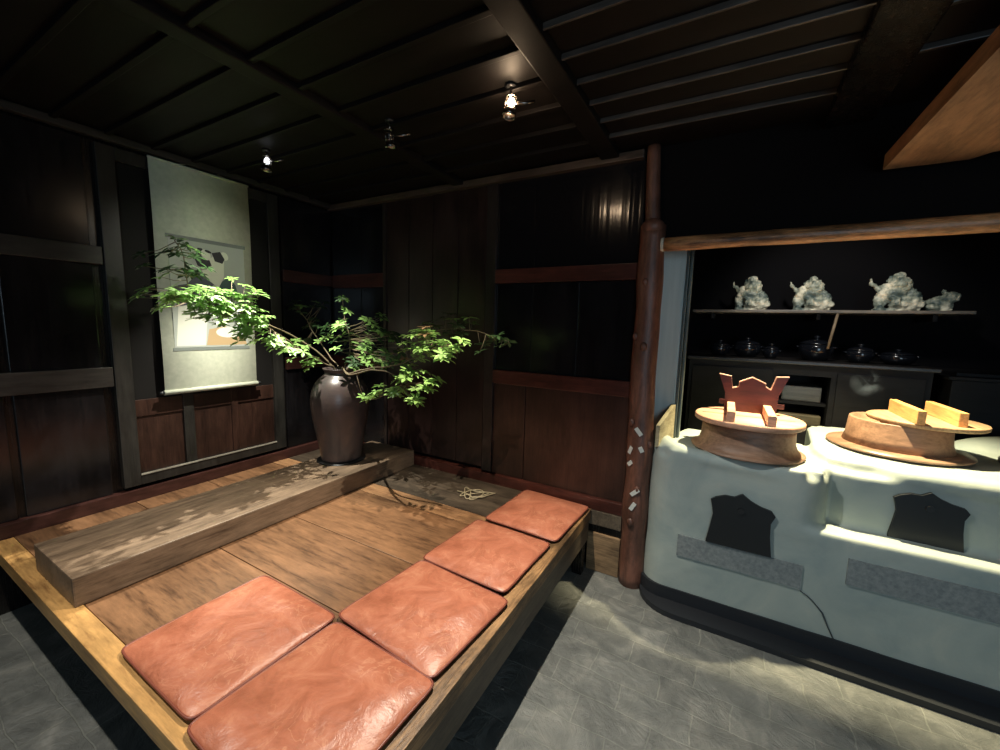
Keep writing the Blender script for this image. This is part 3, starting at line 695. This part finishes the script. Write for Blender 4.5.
tag(MB().box(-.09, .33, 2.462, 2.466, 1.0555, 1.0592).build('shadow_line', mat('shadow_line_dark', (.05, .02, .015), .7), lid, origin=L0_), 'thin shadow drawn as a dark line', None)  # dark strip drawn for a thin shadow across the lid
cr_ = thing('crown_board', 'dark red crown shaped wooden board standing on the left pot lid', 'ornament board', (.13, 2.60, 1.058))
C0 = tuple(cr_.location)
cp = [(-.025, 1.262), (.035, 1.252), (.045, 1.185), (.075, 1.196), (.075, 1.222), (.135, 1.252), (.20, 1.222), (.20, 1.206), (.225, 1.19), (.245, 1.262), (.300, 1.268), (.262, 1.16), (.258, 1.0585), (.012, 1.0585), (.012, 1.16)]
edgem = mat('crown_edge', (.62, .38, .30), .5)
mb = MB(); mb.prism(cp, 'y', 2.592, 2.616); mb.build('board', CRW, cr_, origin=C0)
mb = MB(); mb.prism([(-.025, 1.264), (.0355, 1.254), (.0455, 1.190), (.074, 1.198), (.075, 1.226), (.135, 1.256), (.20, 1.226), (.2, 1.21), (.224, 1.195), (.244, 1.266), (.300, 1.270), (.3, 1.266), (.246, 1.261), (.2255, 1.188), (.1995, 1.2045), (.1995, 1.2215), (.135, 1.2505), (.0755, 1.2205), (.075, 1.1945), (.0445, 1.1835), (.034, 1.2505), (-.025, 1.2605)], 'y', 2.591, 2.617)
tag(mb.build('worn_edge', edgem, cr_, origin=C0), 'pale worn top edge', None)
MB().box(-.015, .295, 2.617, 2.632, 1.09, 1.115, bev=.003).build('cross_bar', CRW, cr_, origin=C0)
# right pot with lid slid aside
p2c = (.815, 2.84, .915)
kp2 = thing('cooking_pot', 'wide banded wooden collar pot in the right hearth', 'pot', p2c)
lathe_thing(kp2, 'flange', [(0, 0), (.282, 0), (.286, .004), (.284, .012), (.22, .018), (0, .018)], wood('flange_wood', (.34, .20, .13), (.24, .13, .08), 'x', .3, streak=10), p2c)
lathe_thing(kp2, 'collar', [(.10, .0185), (.218, .0185), (.206, .06), (.199, .145), (.197, .15), (.180, .15), (.178, .03), (.10, .03)], TUB, p2c)
lid2 = thing('pot_lid', 'pale round wooden lid with two plank handles, slid aside on the right pot', 'lid', (.905, 2.82, 1.066))
L1 = tuple(lid2.location)
lathe_thing(lid2, 'disc', [(0, 0), (.215, 0), (.220, .004), (.222, .018), (.219, .022), (0, .022)], LIDW2, L1)
for x, y0, y1 in ((.825, 2.60, 2.99), (.985, 2.66, 3.04)):
    MB().box(x-.016, x+.016, y0, y1, 1.0885, 1.155, bev=.003).build('handle_plank', HND, lid2, origin=L1)
ld3 = thing('iron_lid', 'dark flat round lid at the right edge of the stove top', 'lid', (1.37, 2.76, .915))
lathe_thing(ld3, 'disc', [(0, 0), (.19, 0), (.20, .005), (.20, .018), (.16, .024), (.03, .03), (0, .03)], wood('dusky_lid', (.15, .12, .11), (.08, .06, .06), 'x', .35), tuple(ld3.location))
lathe_thing(ld3, 'knob', [(0, .03), (.02, .03), (.026, .042), (.018, .054), (0, .056)], LBLK, tuple(ld3.location), 20)
# upright plank beside stove
wp = MB()
q_ = [(-.305, 2.33), (-.285, 2.325), (-.232, 2.52), (-.254, 2.525)]; zt = [.975, .975, 1.07, 1.07]
lo = [wp.bm.verts.new((*p, .855)) for p in q_]; hi = [wp.bm.verts.new((*p, z)) for p, z in zip(q_, zt)]
wp.bm.faces.new(lo[::-1]); wp.bm.faces.new(hi)
for k in range(4): wp.bm.faces.new([lo[k], lo[(k+1) % 4], hi[(k+1) % 4], hi[k]])
tag(wp.build('upright_plank', wood('pale_plank', (.52, .45, .28), (.36, .29, .17), 'y', .55), None, origin=(-.27, 2.42, .86)), 'short pale plank standing on edge between post and stove top', 'plank')
# ------------------------------------------------------------------ kitchen furniture
cb = thing('low_cabinet', 'dark kitchen cabinet with an open bay behind the stove', 'cabinet', (.45, 3.65, 0))
CO = (.45, 3.65, 0)
mb = MB()
mb.box(-.245, .33, 3.46, 3.92, 0, 1.285); mb.box(.63, 1.12, 3.46, 3.92, 0, 1.285); mb.box(.33, .63, 3.46, 3.92, 1.21, 1.285); mb.box(.33, .63, 3.46, 3.92, 0, .85); mb.box(.33, .63, 3.88, 3.92, .85, 1.21)
mb.build('carcass', CABM, cb, origin=CO)
MB().box(-.26, 1.145, 3.43, 3.93, 1.286, 1.31, bev=.005).build('top', wood('cabinet_top', (.028, .025, .024), (.014, .013, .013), 'x', .3), cb, origin=CO)
MB().box(.335, .625, 3.50, 3.87, 1.0, 1.02).build('shelf_board', CABM, cb, origin=CO)
MB().box(.66, 1.09, 3.445, 3.459, .70, 1.24, bev=.004).build('door', CABM, cb, origin=CO)
MB().box(-.22, .30, 3.445, 3.459, .70, 1.24, bev=.004).build('door', CABM, cb, origin=CO)
tag(MB().box(.37, .60, 3.52, 3.80, 1.021, 1.13, bev=.01).build('storage_box', wood('box_grey', (.10, .10, .095), (.05, .05, .05), 'x', .4)), 'grey box inside the open bay of the dark cabinet', 'box')
tag(MB().box(.36, .61, 3.50, 3.80, .852, .93, bev=.01).build('storage_box', wood('box_tan', (.14, .12, .08), (.07, .06, .04), 'x', .4)), 'tan box low in the open bay of the dark cabinet', 'box')
ct = thing('square_chest', 'dark chest with a stepped lid at the right behind the stove', 'chest', (1.75, 3.6, 0))
MB().box(1.19, 2.4, 3.42, 3.9, 0, 1.25, bev=.006).build('body', CABM, ct, origin=tuple(ct.location))
mb = MB(); mb.box(1.17, 2.42, 3.40, 3.92, 1.251, 1.272, bev=.004); mb.box(1.21, 2.38, 3.44, 3.9, 1.273, 1.295, bev=.004)
mb.build('lid', CABM, ct, origin=tuple(ct.location))
wsf = thing('wall_shelf', 'thin wooden wall shelf holding four carved figures', 'shelf', (.5, 3.75, 1.65))
MB().box(-.26, 1.29, 3.55, 3.94, 1.645, 1.665, bev=.003).build('board', wood('shelf_wood', (.16, .13, .10), (.07, .055, .045), 'x', .4), wsf, origin=tuple(wsf.location))
for x in (-.12, .55, 1.15): MB().box(x-.012, x+.012, 3.66, 3.94, 1.60, 1.644, bev=.002).build('bracket', CABM, wsf, origin=tuple(wsf.location))
# pots on the cabinet
def kpot(x, y, r_, h, lab, knob=.02, ears=True):
    h *= 1.3; r_ *= .9
    o = thing('clay_pot', lab, 'pot', (x, y, 1.311), random.uniform(-.3, .3), 'glazed black pots on the dark cabinet')
    MB().lathe([(0, 0), (r_*.55, 0), (r_*.62, .004), (r_*.92, h*.35), (r_, h*.62), (r_*.97, h*.85), (r_*.90, h), (r_*.84, h), (0, h*.9)], n=32).build('body', BLK, o)
    MB().lathe([(0, h*1.005), (r_*.94, h*1.005), (r_*.95, h*1.05), (r_*.72, h*1.17), (r_*.35, h*1.27), (knob*.6, h*1.29), (knob*.6, h*1.33), (knob, h*1.40), (knob*.9, h*1.50), (0, h*1.53)], n=32).build('lid', BLK, o)
    if ears:
        for s in (-1, 1):
            MB().tube([(s*r_*.93, -.018, h*.8), (s*(r_+.005), -.014, h*.83), (s*(r_+.010), 0, h*.83), (s*(r_+.005), .014, h*.83), (s*r_*.93, .018, h*.8)], .006, 8).build('handle', BLK, o)
kpot(-.05, 3.64, .082, .062, 'small squat black pot at the left end of the row')
kpot(.135, 3.66, .105, .075, 'medium black lidded pot, second from the left')
kpot(.285, 3.60, .058, .055, 'smallest round black pot, between the medium and large ones')
kpot(.555, 3.64, .118, .090, 'largest black pot, beneath the wooden ladle stick')
kpot(.80, 3.64, .088, .066, 'black lidded pot just right of the largest one')
kpot(1.00, 3.66, .105, .052, 'low wide black pot at the right end of the row')
mb = MB(); mb.tube([(.60, 3.52, 1.40), (.635, 3.54, 1.642)], .009, 10); 
tag(mb.build('wooden_stick', wood('stick_wood', (.22, .16, .10), (.12, .08, .05), 'z', .5), None), 'thin wooden stick leaning from the largest black pot to the shelf', 'stick')
# carved figures
def figure(x, w_, h, seed, lab, flip=1, kind=0):
    rnd = random.Random(seed)
    mb = MB()
    W = w_/2
    if kind == 0:      # crouching beast, head thrown up
        mb.ball((-.1*W, 0, h*.42), h*.24, (1.2, .9, 1), 2); mb.ball((.1*W*flip, -.02, h*.66), h*.20, (1.1, .9, 1), 2)
        mb.ball((.0, 0, h*.85), h*.13, (1, .8, 1.1), 2); mb.ball((.42*W*flip, -.02, h*.22), h*.22, (1.3, .9, .95), 2)
        mb.tube([(-.5*W, 0, .03), (-.62*W, 0, h*.35), (-.45*W, 0, h*.6), (-.1*W, 0, h*.7)], [.032, .026, .026, .03], 8)
        mb.tube([(.75*W*flip, -.02, .03), (.55*W*flip, -.02, h*.4), (.2*W*flip, 0, h*.62)], [.038, .03, .03], 8)
        mb.tube([(-.1*W, -.05, .03), (-.12*W, -.05, h*.35)], [.03, .03], 8)
        mb.tube([(-.6*W, .02, h*.55), (-.9*W, .02, h*.7), (-.95*W, .02, h*.85)], [.02, .014, .008], 6)
        for k in range(7):
            a = k/7*math.pi; mb.ball((W*.35*math.cos(a), .02, h*(.72+.16*math.sin(a))), h*.075, (1, 1, 1), 1)
    else:              # small conch-like lump
        mb.ball((0, 0, h*.34), h*.42, (1.15, .8, .8), 2); mb.ball((.05, -.01, h*.62), h*.26, (1, .9, 1), 2); mb.ball((.01, 0, h*.86), h*.13, (.8, .8, 1.2), 2)
        mb.ball((-.04, -.03, h*.2), h*.24, (1, 1, .8), 2)
    mb.box(-W*.8, W*.8, -.045, .045, 0, .02)
    o = mb.build('carved_figure', STN, None, loc=(x, 3.68, 1.664))
    rm = o.modifiers.new('rm', 'REMESH'); rm.mode = 'VOXEL'; rm.voxel_size = .007; rm.use_smooth_shade = True
    t = bpy.data.textures.new('carve%d' % seed, 'CLOUDS'); t.noise_scale = .030; t.noise_depth = 3
    d = o.modifiers.new('d', 'DISPLACE'); d.texture = t; d.strength = .034; d.mid_level = .55
    tag(o, lab, 'figurine', 'carved figures on the wall shelf')
figure(.125, .26, .265, 3, 'leftmost grey carved beast figure on the shelf, cream at its base')
figure(.50, .27, .25, 4, 'blue green tinted carved beast figure, second from the left', 1)
figure(.955, .29, .262, 5, 'largest pale carved beast figure, third along the shelf', 1)
figure(1.165, .13, .15, 6, 'smallest carved figure at the right end of the shelf', 1, 1)
# ------------------------------------------------------------------ ceiling lamps
def lamp(x, y, lab, aim, lit=None, drop=.10):
    o = thing('ceiling_spotlight', lab, 'lamp', (x, y, ZC), 0, 'small spotlights under the ceiling')
    MB().lathe([(0, 0), (.022, 0), (.022, -.010), (0, -.010)], n=24).build('mount_plate', LBLK, o)
    MB().tube([(0, 0, -.012), (0, 0, -drop)], .006, 8).build('stem', METAL, o)
    d = Vector(aim)-Vector((x, y, ZC-drop)); q = d.to_track_quat('Z', 'Y').to_matrix().to_4x4()
    h = MB()
    for z_ in (-.040, .004): h.lathe([(.017, z_), (.024, z_), (.024, z_+.004), (.017, z_+.004), (.017, z_)], n=24)
    h.lathe([(.013, .010), (.020, .010), (.028, .028), (.029, .040), (.026, .040), (.022, .028), (.013, .014), (.013, .010)], n=28)
    for k in range(3):
        a = k*2.094; h.tube([(.022*math.cos(a), .022*math.sin(a), -.040), (.022*math.cos(a), .022*math.sin(a), .012)], .0016, 6)
    bmesh.ops.transform(h.bm, matrix=Matrix.Translation((0, 0, -drop-.035)) @ q, verts=h.bm.verts)
    h.build('housing', METAL, o)
    MB().tube([(.0, 0, -drop-.02), (.05, .03, -drop-.018), (.085, .05, -drop-.01)], .006, 8).build('side_arm', METAL, o)
    b_ = MB(); b_.lathe([(0, -.034), (.010, -.031), (.0145, -.018), (.0145, -.004), (.009, .008), (0, .009)], n=16)
    bmesh.ops.transform(b_.bm, matrix=Matrix.Translation((0, 0, -drop-.035)) @ q, verts=b_.bm.verts)
    b_.build('bulb', lit or METAL, o)
    return o
lamp(-.845, 1.535, 'lit ceiling spotlight with glowing warm bulb near the middle of the ceiling', (-1.0, 1.2, .4), BULB, .05)
DIMB = mat('bulb_dim', (1, .95, .9), .4, emit=(.9, .93, 1), estr=3)
lamp(-2.40, 1.47, 'small ceiling spotlight to the right of the hanging scroll', (-2.5, 1.4, 1.0), DIMB, .04)
lamp(-1.50, 1.53, 'dark unlit ceiling spotlight between the two lit ones', (-1.6, 2.0, .6), None, .05)
# ------------------------------------------------------------------ smoke
sm = MB(); sm.ball((0, 0, 0), .11, (.9, .7, 1.3), 3)
SMK = bpy.data.materials.new('smoke'); SMK.use_nodes = True
nt = SMK.node_tree; nt.nodes.remove(nt.nodes['Principled BSDF'])
vol = nt.nodes.new('ShaderNodeVolumePrincipled'); vol.inputs['Color'].default_value = (.65, .8, 1, 1)
tc = nt.nodes.new('ShaderNodeTexCoord'); nz = nt.nodes.new('ShaderNodeTexNoise'); nz.inputs['Scale'].default_value = 9; nz.inputs['Detail'].default_value = 4; nz.inputs['Distortion'].default_value = 1
mr = nt.nodes.new('ShaderNodeMapRange'); mr.inputs[1].default_value = .5; mr.inputs[2].default_value = .72; mr.inputs[4].default_value = 5.0
nt.links.new(tc.outputs['Object'], nz.inputs['Vector']); nt.links.new(nz.outputs[0], mr.inputs[0]); 
mpv = nt.nodes.new('ShaderNodeVectorMath'); mpv.operation = 'LENGTH'; nt.links.new(tc.outputs['Object'], mpv.inputs[0])
fr = nt.nodes.new('ShaderNodeMapRange'); fr.inputs[1].default_value = .02; fr.inputs[2].default_value = .085; fr.inputs[3].default_value = 1; fr.inputs[4].default_value = 0
nt.links.new(mpv.outputs['Value'], fr.inputs[0]); mu = nt.nodes.new('ShaderNodeMath'); mu.operation = 'MULTIPLY'
nt.links.new(mr.outputs[0], mu.inputs[0]); nt.links.new(fr.outputs[0], mu.inputs[1]); nt.links.new(mu.outputs[0], vol.inputs['Density'])
nt.links.new(vol.outputs[0], nt.nodes['Material Output'].inputs['Volume'])
o = sm.build('smoke_wisp', SMK, None, loc=(.74, 3.13, 1.22))
tag(o, 'faint bluish wisp of steam rising behind the right pot', 'steam', kind='stuff')
